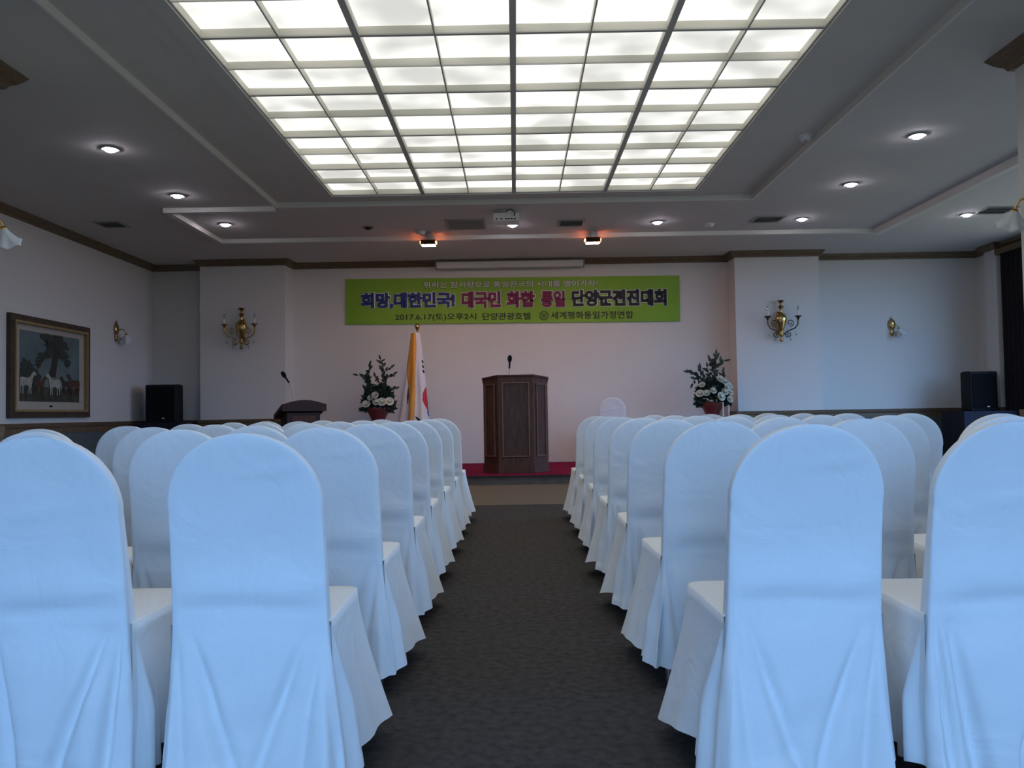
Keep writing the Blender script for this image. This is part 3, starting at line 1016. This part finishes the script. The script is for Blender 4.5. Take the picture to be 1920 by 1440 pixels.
# round emblem
em = MB()
ex, ez = 1096 * BU - BWD / 2, BHT / 2 - 215 * BU
def flat_ring(m, cx, cz, r0, r1, y, n=32):
    vs = []
    for r in (r0, r1):
        for k in range(n):
            a = 2 * PI * k / n
            vs.append((cx + r * math.cos(a), y, cz + r * math.sin(a)))
    m.add(vs, [(k, (k + 1) % n, (k + 1) % n + n, k + n) for k in range(n)])
flat_ring(em, ex, ez, 22 * BU, 26 * BU, -0.002)
flat_ring(em, ex, ez, 0.5 * BU, 5 * BU, -0.002, 16)
for k in range(12):
    a = 2 * PI * k / 12
    c, s = math.cos(a), math.sin(a)
    w = 1.6 * BU
    em.add([(ex + c * 8 * BU - s * w, -0.002, ez + s * 8 * BU + c * w), (ex + c * 8 * BU + s * w, -0.002, ez + s * 8 * BU - c * w), (ex + c * 16 * BU + s * w, -0.002, ez + s * 16 * BU - c * w), (ex + c * 16 * BU - s * w, -0.002, ez + s * 16 * BU + c * w)], [(0, 1, 2, 3)])
    if k % 3 == 1 or k % 3 == 2:
        flat_ring(em, ex + c * 18 * BU, ez + s * 18 * BU, 0.3 * BU, 2.4 * BU, -0.002, 10)
em.obj('round_emblem', 'inkblack', BN)

# rolled projection screen
ps = thing('projection_screen_case', (-0.055, 13.78, 3.385), 'white rolled-up projection screen case above the banner', 'projection screen')
MB().prism([(-0.06, 0), (0.06, 0), (0.06, 0.10), (0.03, 0.12), (-0.03, 0.12), (-0.06, 0.10)], 'x', -1.22, 1.22).obj('case', 'white', ps, bevel=0.006)
for sx in (-1, 1):
    MB().cbox((sx * 1.232, 0, 0.058), (0.024, 0.126, 0.125)).obj('end_cap', 'greyplastic', ps, bevel=0.006)
MB().box(-1.19, 1.19, -0.02, 0.0, -0.022, 0.0).obj('bottom_bar', 'greyplastic', ps)

# ------------------------------------------------------------------ wall lamps
def spiral(cx, cz, r0, r1, a0, a1, n, y=-0.05):
    return [(cx + (r0 + (r1 - r0) * i / n) * math.cos(a0 + (a1 - a0) * i / n), y, cz + (r0 + (r1 - r0) * i / n) * math.sin(a0 + (a1 - a0) * i / n)) for i in range(n + 1)]


def candle_sconce(loc, label, arm_mat):
    o = thing('candle_sconce', loc, label, 'wall lamp', 'brass candle wall lamps on the piers')
    prof = [(0.01, 0.0), (0.03, 0.012), (0.032, 0.03), (0.018, 0.05), (0.016, 0.08), (0.034, 0.10), (0.036, 0.13), (0.028, 0.15), (0.026, 0.175), (0.036, 0.19), (0.055, 0.24), (0.082, 0.31), (0.095, 0.37), (0.085, 0.42), (0.055, 0.455), (0.024, 0.475), (0.03, 0.49), (0.02, 0.51), (0.024, 0.53), (0.055, 0.575), (0.030, 0.58), (0.018, 0.60), (0.018, 0.62), (0.034, 0.64), (0.062, 0.672), (0.050, 0.674)]
    MB().lathe(prof, c=(0, -0.085, 0), n=20, sy=0.8).obj('body', 'brass', o, 50)
    MB().box(-0.05, 0.05, -0.03, 0.0, 0.12, 0.5).obj('back_plate', 'brass', o, bevel=0.01)
    for sx in (-1, 1):
        path = [(sx * 0.03, -0.11, 0.12), (sx * 0.08, -0.13, 0.165), (sx * 0.14, -0.15, 0.19), (sx * 0.20, -0.165, 0.215), (sx * 0.24, -0.175, 0.27), (sx * 0.245, -0.18, 0.36)]
        a = MB().tube(path, 0.010, 8)
        a.tube([(sx * p[0], -0.125, p[2]) for p in spiral(0.10, 0.115, 0.052, 0.012, PI * 0.9, PI * 3.6, 26)], 0.008, 7)
        a.tube([(sx * p[0], -0.155, p[2]) for p in spiral(0.125, 0.30, 0.060, 0.014, -PI * 0.55, PI * 2.2, 26)], 0.007, 7)
        ao = a.obj('arm', arm_mat, o, 60)
        MB().lathe([(0.012, 0.34), (0.018, 0.37), (0.045, 0.395), (0.062, 0.405), (0.055, 0.41), (0.02, 0.408)], c=(sx * 0.245, -0.18, 0), n=18).obj('drip_cup', arm_mat, ao, 50)
        MB().lathe([(0.015, 0.40), (0.015, 0.49), (0.011, 0.494)], c=(sx * 0.245, -0.18, 0), n=14).obj('candle_sleeve', 'candle', ao, 40)
        MB().lathe([(0.010, 0.494), (0.018, 0.515), (0.019, 0.535), (0.010, 0.565), (0.002, 0.585)], c=(sx * 0.245, -0.18, 0), n=14).obj('bulb', 'bulb', ao, 60)
        for cx, cz in ((0.13, 0.02), (0.22, 0.10)):
            MB().tube([(sx * cx, -0.14, cz + 0.05), (sx * cx, -0.14, cz + 0.028)], 0.0015, 5).lathe([(0.002, 0.03), (0.012, 0.012), (0.008, 0.0), (0.001, -0.014)], c=(sx * cx, -0.14, cz), n=6).obj('crystal_drop', 'crystal', ao)
    return o


candle_sconce((-4.44, 13.5, 2.06), 'brass two-candle wall lamp on the left pier near the side lectern', 'brass')
candle_sconce((4.33, 13.5, 2.04), 'brass two-candle wall lamp on the bright right pier', 'bronze')


def shade_sconce(loc, rz, label, size=1.0, mirror=1):
    # wall at local y = 0, lamp projects to -y; shade swings to +x
    o = thing('shade_wall_lamp', loc, label, 'wall lamp', 'wall lamps with frosted petal shades', rz)
    o.scale = (size * mirror, size, size)
    prof = [(0.004, 0.40), (0.012, 0.385), (0.010, 0.37), (0.026, 0.35), (0.05, 0.32), (0.062, 0.27), (0.055, 0.22), (0.034, 0.19), (0.024, 0.17), (0.032, 0.15), (0.036, 0.12), (0.022, 0.10), (0.018, 0.085), (0.006, 0.07)]
    MB().lathe(prof[::-1], c=(0, -0.02, 0), n=18, sy=0.5).obj('back_plate', 'brass', o, 50)
    MB().tube([(0, -0.03, 0.24), (0.005, -0.08, 0.265), (0.02, -0.12, 0.255), (0.045, -0.14, 0.215), (0.05, -0.145, 0.195)], 0.008, 8).obj('arm', 'brass', o, 60)
    rows = []
    tilt = Matrix.Translation((0.05, -0.145, 0.19)) @ Matrix.Rotation(-0.55, 4, 'Y') @ Matrix.Rotation(0.15, 4, 'X')
    for j in range(10):
        t = j / 9
        r = 0.022 + 0.068 * t ** 1.2
        row = []
        for k in range(37):
            a = 2 * PI * k / 36
            rr = r * (1 + 0.10 * t * t * math.sin(6 * a)) + 0.03 * max(0, t - 0.75) * 2
            row.append(tilt @ Vector((rr * math.cos(a), rr * math.sin(a), -0.115 * t + 0.014 * t * t * math.sin(6 * a + 0.8))))
        rows.append(row)
    so = MB().sheet(rows).obj('shade', 'shade', o, 180)
    sd = so.modifiers.new('thick', 'SOLIDIFY')
    sd.thickness = 0.004
    MB().lathe([(0.014, 0.01), (0.024, 0.0), (0.026, -0.03), (0.012, -0.034)][::-1], n=14, mt=tilt).obj('shade_holder', 'brass', o, 50)
    return o


shade_sconce((XL, 12.60, 2.07), PI / 2, 'brass wall lamp with petal glass shade beside the framed picture')
shade_sconce((6.335, Y1, 2.07), 0.0, 'brass wall lamp with petal glass shade on the bright side wing wall')
shade_sconce((-3.78, 5.80, 2.15), PI / 2, 'frosted petal wall lamp jutting from the left pier', 1.0)
shade_sconce((3.71, 5.80, 2.15), -PI / 2, 'frosted petal wall lamp jutting from the right pier', 1.0, -1)

# ------------------------------------------------------------------ framed picture
FP = thing('framed_picture', (XL, 10.82, 1.63), 'framed painting of horses under a tall tree on the left wall', 'picture', rz=PI / 2)
# local x runs along the wall (world +y), local -y faces the room
PWD, PHT = 1.86, 1.27
pc_col = {}
def pmat(key, col, **kw):
    if key not in M:
        M[key] = mat('painted_' + key, col, 0.6, **kw)
    return key
pmat('sky_paint', (0.10, 0.15, 0.15), noise_s=3, noise_a=0.25)
pmat('tree_paint', (0.030, 0.036, 0.026), noise_s=30, noise_a=0.5)
pmat('trunk_paint', (0.028, 0.024, 0.018), noise_s=20, noise_a=0.4)
pmat('ground_paint', (0.045, 0.045, 0.028), noise_s=12, noise_a=0.5)
pmat('white_horse', (0.36, 0.35, 0.29), noise_s=14, noise_a=0.2)
pmat('brown_horse', (0.070, 0.030, 0.018), noise_s=14, noise_a=0.3)
pmat('bay_horse', (0.045, 0.022, 0.016), noise_s=14, noise_a=0.3)
pmat('mist_paint', (0.125, 0.17, 0.16), noise_s=5, noise_a=0.2)
pmat('mat_board', (0.40, 0.37, 0.31), noise_s=40, noise_a=0.05)
pmat('frame_gilt', (0.30, 0.21, 0.09), noise_s=90, noise_a=0.35)
HWp, HHp = PWD / 2, PHT / 2
def mitred(name, m, out, inn, y0, y1):
    for a, c, sgn in (('top', 1, 1), ('bottom', -1, 1), ('l', 0, -1), ('r', 0, 1)):
        if a in ('top', 'bottom'):
            s = c
            poly = [(-HWp + out, s * (HHp - out)), (HWp - out, s * (HHp - out)), (HWp - inn, s * (HHp - inn)), (-HWp + inn, s * (HHp - inn))]
        else:
            s = sgn
            poly = [(s * (HWp - out), -HHp + out), (s * (HWp - out), HHp - out), (s * (HWp - inn), HHp - inn), (s * (HWp - inn), -HHp + inn)]
        MB().prism(poly, 'y', y0, y1).obj(name, m, FP)
pmat('frame_brown', (0.060, 0.036, 0.022), noise_s=12, noise_a=0.3)
mitred('frame_rail', 'frame_brown', 0.0, 0.075, -0.055, 0.0)
mitred('gilt_bead', 'frame_gilt', 0.075, 0.105, -0.07, 0.0)
MB().box(-HWp + 0.1, HWp - 0.1, -0.018, -0.004, -HHp + 0.1, HHp - 0.1).obj('mat_board', 'mat_board', FP)
AX0, AX1, AZ0, AZ1 = -HWp + 0.235, HWp - 0.235, -HHp + 0.205, HHp - 0.18
cv = MB().box(AX0, AX1, -0.021, -0.012, AZ0, AZ1).obj('canvas', 'sky_paint', FP)
def A(u, v):
    return (AX0 + (AX1 - AX0) * u, AZ1 - (AZ1 - AZ0) * v)
layer = [0]
def paint(name, m, poly):
    layer[0] += 1
    y = -0.021 - 0.0004 * layer[0]
    return MB().prism([A(max(0, min(1, u)), max(0, min(1, v))) for u, v in poly], 'y', y, y + 0.0003).obj(name, m, cv)
rp = random.Random(5)
def blob(u, v, ru, rv, n=26, rough=0.28):
    return [(u + ru * (1 + rp.uniform(-rough, rough)) * math.cos(2 * PI * k / n), v + rv * (1 + rp.uniform(-rough, rough)) * math.sin(2 * PI * k / n)) for k in range(n)]
paint('painted_mist', 'mist_paint', blob(0.42, 0.58, 0.3, 0.16))
paint('painted_ground', 'ground_paint', [(0, 0.80), (0.2, 0.77), (0.5, 0.79), (0.8, 0.80), (1, 0.78), (1, 1), (0, 1)])
for u, v, ru, rv in ((0.10, 0.52, 0.11, 0.12), (0.20, 0.66, 0.13, 0.12), (0.06, 0.66, 0.08, 0.1)):
    paint('painted_bush', 'tree_paint', blob(u, v, ru, rv))
paint('painted_trunk', 'trunk_paint', [(0.44, 0.63), (0.50, 0.45), (0.53, 0.2), (0.52, 0), (0.70, 0), (0.66, 0.2), (0.60, 0.42), (0.57, 0.64)])
for u, v, ru, rv in ((0.42, 0.06, 0.10, 0.07), (0.50, 0.16, 0.12, 0.10), (0.47, 0.27, 0.08, 0.07), (0.33, 0.35, 0.08, 0.07), (0.28, 0.45, 0.06, 0.07), (0.72, 0.16, 0.07, 0.07), (0.72, 0.30, 0.09, 0.08), (0.78, 0.40, 0.06, 0.07), (0.62, 0.08, 0.1, 0.08), (0.40, 0.32, 0.06, 0.05), (0.66, 0.24, 0.07, 0.06)):
    paint('painted_leaves', 'tree_paint', blob(u, v, ru, rv, 22, 0.4))
HORSE = [(0.00, 0.17), (0.02, 0.10), (0.10, 0.05), (0.13, 0.0), (0.16, 0.05), (0.24, 0.12), (0.32, 0.24), (0.40, 0.31), (0.58, 0.32), (0.74, 0.29), (0.86, 0.32), (0.94, 0.42), (1.0, 0.60), (0.99, 0.74), (0.95, 0.60), (0.91, 0.52), (0.89, 0.62), (0.91, 0.74), (0.87, 0.86), (0.89, 1.0), (0.83, 1.0), (0.82, 0.85), (0.82, 0.74), (0.78, 0.64), (0.74, 0.72), (0.75, 0.85), (0.73, 1.0), (0.67, 1.0), (0.69, 0.84), (0.67, 0.66), (0.60, 0.62), (0.46, 0.63), (0.42, 0.66), (0.42, 0.82), (0.43, 1.0), (0.37, 1.0), (0.36, 0.82), (0.34, 0.68), (0.32, 0.80), (0.31, 1.0), (0.25, 1.0), (0.27, 0.80), (0.25, 0.62), (0.21, 0.48), (0.18, 0.30), (0.12, 0.20), (0.05, 0.21)]
def horse(u0, v0, w, h, m, flip=False):
    paint('painted_horse', m, [(u0 + w * ((1 - a) if flip else a), v0 + h * b_) for a, b_ in HORSE])
horse(-0.04, 0.56, 0.29, 0.33, 'white_horse', True)
horse(0.20, 0.62, 0.22, 0.26, 'brown_horse', True)
horse(0.40, 0.57, 0.27, 0.33, 'white_horse')
horse(0.64, 0.60, 0.22, 0.26, 'bay_horse')
horse(0.76, 0.55, 0.26, 0.34, 'brown_horse')
MB().box(-0.035, 0.035, -0.021, -0.017, -HHp + 0.135, -HHp + 0.16).obj('name_plate', 'bronze', FP)

# ------------------------------------------------------------------ loudspeakers on cloth-covered tables
def draped_table(loc, w, d, h, label):
    o = thing('draped_table', loc, label, 'table', 'cloth-covered speaker tables')
    rows = []
    per = []
    for i in range(20): per.append((-w / 2 + w * i / 20, -d / 2))
    for i in range(12): per.append((w / 2, -d / 2 + d * i / 12))
    for i in range(20): per.append((w / 2 - w * i / 20, d / 2))
    for i in range(12): per.append((-w / 2, d / 2 - d * i / 12))
    for q, z in ((0.0, h), (0.5, h), (1.0, h), (1.01, h - 0.02), (1.02, h * 0.5), (1.03, 0.03)):
        row = []
        for i, (x, y) in enumerate(per):
            k_ = q + (0.02 * math.sin(i * 1.3) * (h - z) / h if q > 1 else 0)
            row.append((x * k_, y * k_, z))
        rows.append(row + row[:1])
    MB().sheet(rows).obj('cloth', 'navy', o, 40)
    for sx in (-1, 1):
        for sy in (-1, 1):
            MB().tube([(sx * w * 0.42, sy * d * 0.42, h - 0.02), (sx * w * 0.42, sy * d * 0.42, 0)], 0.015, 8).obj('leg', 'chrome', o)
    return o


def loudspeaker(loc, rz, w, h, d, label):
    o = thing('loudspeaker', loc, label, 'speaker', 'black loudspeakers in the corners', rz)
    MB().prism([(-w / 2, -d / 2), (w / 2, -d / 2), (w / 2 * 0.82, d / 2), (-w / 2 * 0.82, d / 2)], 'z', 0, h).obj('cabinet', 'black', o, bevel=0.02)
    MB().box(-w / 2 + 0.025, w / 2 - 0.025, -d / 2 - 0.012, -d / 2 + 0.004, 0.04, h - 0.04).obj('grille', 'grille', o, bevel=0.008)
    MB().box(-0.02 + 0.05, 0.02 + 0.05, -d / 2 - 0.016, -d / 2 - 0.011, 0.06, 0.075).obj('badge', 'white', o)
    for sx in (-1, 1):
        MB().box(sx * w * 0.42 - 0.02, sx * w * 0.42 + 0.02, -0.06, 0.06, h - 0.01, h + 0.006).obj('corner_pad', 'rubber', o)
    return o


draped_table((-5.62, 13.28, 0), 0.72, 0.62, 0.895, 'dark cloth-covered table under the left corner loudspeaker')
loudspeaker((-5.60, 13.24, 0.895), 0.0, 0.49, 0.60, 0.40, 'black loudspeaker in the corner near the framed picture')
draped_table((7.24, 12.98, 0), 0.82, 0.66, 0.87, 'navy cloth-covered table under the loudspeaker by the curtain')
loudspeaker((7.31, 13.12, 0.87), 0.05, 0.44, 0.62, 0.34, 'black loudspeaker before the dark curtain in the side wing')

# dark curtain on the window wall
rows = []
for z in (0.86, 1.2, 1.8, 2.4, 3.0, 3.36):
    f_ = [(XR - 0.06 - 0.035 * math.sin(i * 0.9), 12.28 + 0.82 * i / 48, z) for i in range(49)]
    rows.append(f_ + [(XR - 0.012, p[1], z) for p in f_[::-1]] + f_[:1])
cu = thing('window_curtain', (0, 0, 0), 'near-black pleated curtain hanging at the far right window wall', 'curtain')
MB().sheet(rows).obj('curtain_cloth', 'curtain', cu, 60)
MB().box(XR - 0.12, XR - 0.005, 12.0, 13.14, 3.34, 3.43).obj('pelmet', 'brown', cu)

# ------------------------------------------------------------------ ceiling fittings
def downlight(x, y, label, lit=True, z=ZC):
    o = thing('downlight', (x, y, z), label, 'ceiling lamp', 'round recessed downlights')
    MB().lathe([(0.052, 0.001), (0.075, -0.001), (0.086, -0.008), (0.078, -0.014), (0.056, -0.012), (0.052, -0.006)], n=28).obj('trim_ring', 'greyplastic', o, 40)
    MB().lathe([(0.050, -0.004), (0.050, -0.014), (0.042, -0.028), (0.022, -0.036), (0.004, -0.038)], n=24).obj('lens', 'lamp' if lit else 'ventdark', o, 60)
    return o


downlight(-3.82, 7.79, 'lit downlight on the left ceiling nearest the camera')
downlight(-3.87, 9.48, 'lit downlight on the left ceiling beside the short batten')
downlight(-3.83, 10.95, 'lit downlight inside the left corner of the ceiling battens')
downlight(0.0, 11.27, 'lit downlight just behind the ceiling projector')
downlight(1.98, 11.25, 'lit downlight between the small vent and the smoke detector')
downlight(3.94, 11.21, 'lit downlight beside the striped vent above the right pier')
downlight(3.91, 9.49, 'lit downlight on the right ceiling, middle of three going back')
downlight(3.865, 7.81, 'lit downlight on the right ceiling nearest the camera')
downlight(6.13, 11.12, 'lit downlight beside the vent in the side wing')
downlight(-1.985, 11.28, 'unlit downlight left of the large return air grille', False)


def smoke_detector(x, y, z, label):
    o = thing('smoke_detector', (x, y, z), label, 'smoke detector', 'round smoke detectors on the ceiling')
    MB().lathe([(0.03, -0.045), (0.048, -0.042), (0.058, -0.028), (0.062, -0.012), (0.075, -0.010), (0.078, 0.0)], n=24).obj('housing', 'white', o, 40)
    MB().lathe([(0.010, -0.052), (0.014, -0.048), (0.014, -0.042)], n=12).obj('sensor_cap', 'greyplastic', o, 40)
    return o


smoke_detector(2.73, 11.44, ZC, 'small round smoke detector right of the stage downlights')
smoke_detector(-1.30, 11.62, ZC, 'small round smoke detector beside the left halogen floodlight')
smoke_detector(2.85, 7.95, ZB, 'dark round smoke detector beside the luminous ceiling')


def slot_vent(x, y, w, d, label, n=4):
    o = thing('air_vent', (x, y, ZC), label, 'air vent', 'louvred ceiling air vents')
    fr_ = MB()
    frame_rect(fr_, -w / 2, w / 2, -d / 2, d / 2, 0.03, -0.014, 0.0)
    fr_.obj('frame', 'greyplastic', o)
    MB().box(-w / 2 + 0.03, w / 2 - 0.03, -d / 2 + 0.03, d / 2 - 0.03, -0.003, 0.0).obj('duct_void', 'ventdark', o)
    for i in range(n):
        yy = -d / 2 + 0.03 + (d - 0.06) * (i + 0.5) / n
        mt = Matrix.Translation((0, yy, -0.012)) @ Matrix.Rotation(0.6, 4, 'X')
        MB().box(-w / 2 + 0.03, w / 2 - 0.03, -0.016, 0.016, -0.002, 0.002, mt).obj('slat', 'greyplastic', o)
    return o


slot_vent(0.80, 11.22, 0.36, 0.36, 'small louvred ceiling vent right of the projector')
slot_vent(3.47, 11.2, 0.40, 0.36, 'louvred ceiling vent above the right pier')
slot_vent(6.40, 10.90, 0.42, 0.40, 'louvred ceiling vent in the side wing by the right pier')
slot_vent(-5.30, 10.85, 0.34, 0.34, 'dark louvred ceiling vent above the picture wall')
# return grille with many fine blades
rg = thing('return_grille', (-0.635, 11.21, ZC), 'large grey return air grille left of the projector', 'air vent')
fr_ = MB()
frame_rect(fr_, -0.27, 0.27, -0.29, 0.29, 0.035, -0.014, 0)
fr_.obj('frame', 'greyplastic', rg)
MB().box(-0.235, 0.235, -0.255, 0.255, -0.003, 0).obj('duct_void', 'ventdark', rg)
bl = MB()
for i in range(24):
    bl.box(-0.235 + 0.47 * (i + 0.3) / 24, -0.235 + 0.47 * (i + 0.6) / 24, -0.255, 0.255, -0.012, -0.004)
for i in range(14):
    bl.box(-0.235, 0.235, -0.255 + 0.51 * (i + 0.35) / 14, -0.255 + 0.51 * (i + 0.6) / 14, -0.013, -0.010)
bl.obj('blade_lattice', 'greyplastic', rg)['kind'] = 'stuff'

# projector on its ceiling mount
pj = thing('projector', (-0.08, 10.5, ZC), 'white projector hanging from the ceiling before the luminous panel', 'projector')
MB().lathe([(0.06, 0), (0.06, -0.012), (0.018, -0.016), (0.018, -0.05), (0.05, -0.055)], n=18).obj('ceiling_mount', 'white', pj, 40)
bd = MB().box(-0.165, 0.165, -0.13, 0.13, -0.158, -0.052).obj('body', 'white', pj, bevel=0.012)
MB().lathe([(0.040, 0.0), (0.045, -0.02), (0.036, -0.022)], mt=Matrix.Translation((0.08, 0.13, -0.105)) @ Matrix.Rotation(PI / 2, 4, 'X'), n=18).obj('lens', 'black', bd, 40)
for i, x in enumerate((-0.12, -0.06, 0.0, 0.035, 0.07, 0.11)):
    MB().box(x - 0.012, x + 0.012, -0.134, -0.128, -0.14, -0.125).obj('socket', 'black', bd)
MB().tube([(0.10, -0.132, -0.10), (0.11, -0.17, -0.06), (0.07, -0.15, -0.02), (0.02, -0.08, -0.012), (-0.01, -0.02, -0.012)], 0.006, 7).obj('cable', 'black', pj, 60)


# warm halogen floodlights aimed at the stage
def floodlight(x, y, label):
    o = thing('halogen_floodlight', (x, y, ZC), label, 'floodlight', 'warm halogen floodlights before the stage')
    MB().lathe([(0.045, 0), (0.045, -0.012), (0.012, -0.018), (0.010, -0.03)], n=16).obj('canopy', 'white', o, 40)
    MB().tube([(0, 0, -0.015), (0, 0, -0.07)], 0.008, 8).obj('stem', 'white', o, 40)
    hd = MB().prism([(-0.10, -0.158), (0.09, -0.148), (0.075, -0.075), (-0.08, -0.085)], 'x', -0.105, 0.105).obj('housing', 'bronze', o, bevel=0.006)
    MB().prism([(-0.085, -0.1575), (0.082, -0.148), (0.082, -0.152), (-0.085, -0.1615)], 'x', -0.095, 0.095).obj('front_glass', 'halogen', hd)
    for sx in (-1, 1):
        MB().box(sx * 0.112 - 0.006, sx * 0.112 + 0.006, -0.05, 0.05, -0.13, -0.10).obj('glow_slot', 'halogen_slot', hd)
    return o


floodlight(-1.215, 11.84, 'halogen floodlight glowing warm, left of the two before the banner')
floodlight(1.15, 11.86, 'halogen floodlight glowing warm, right of the two before the banner')
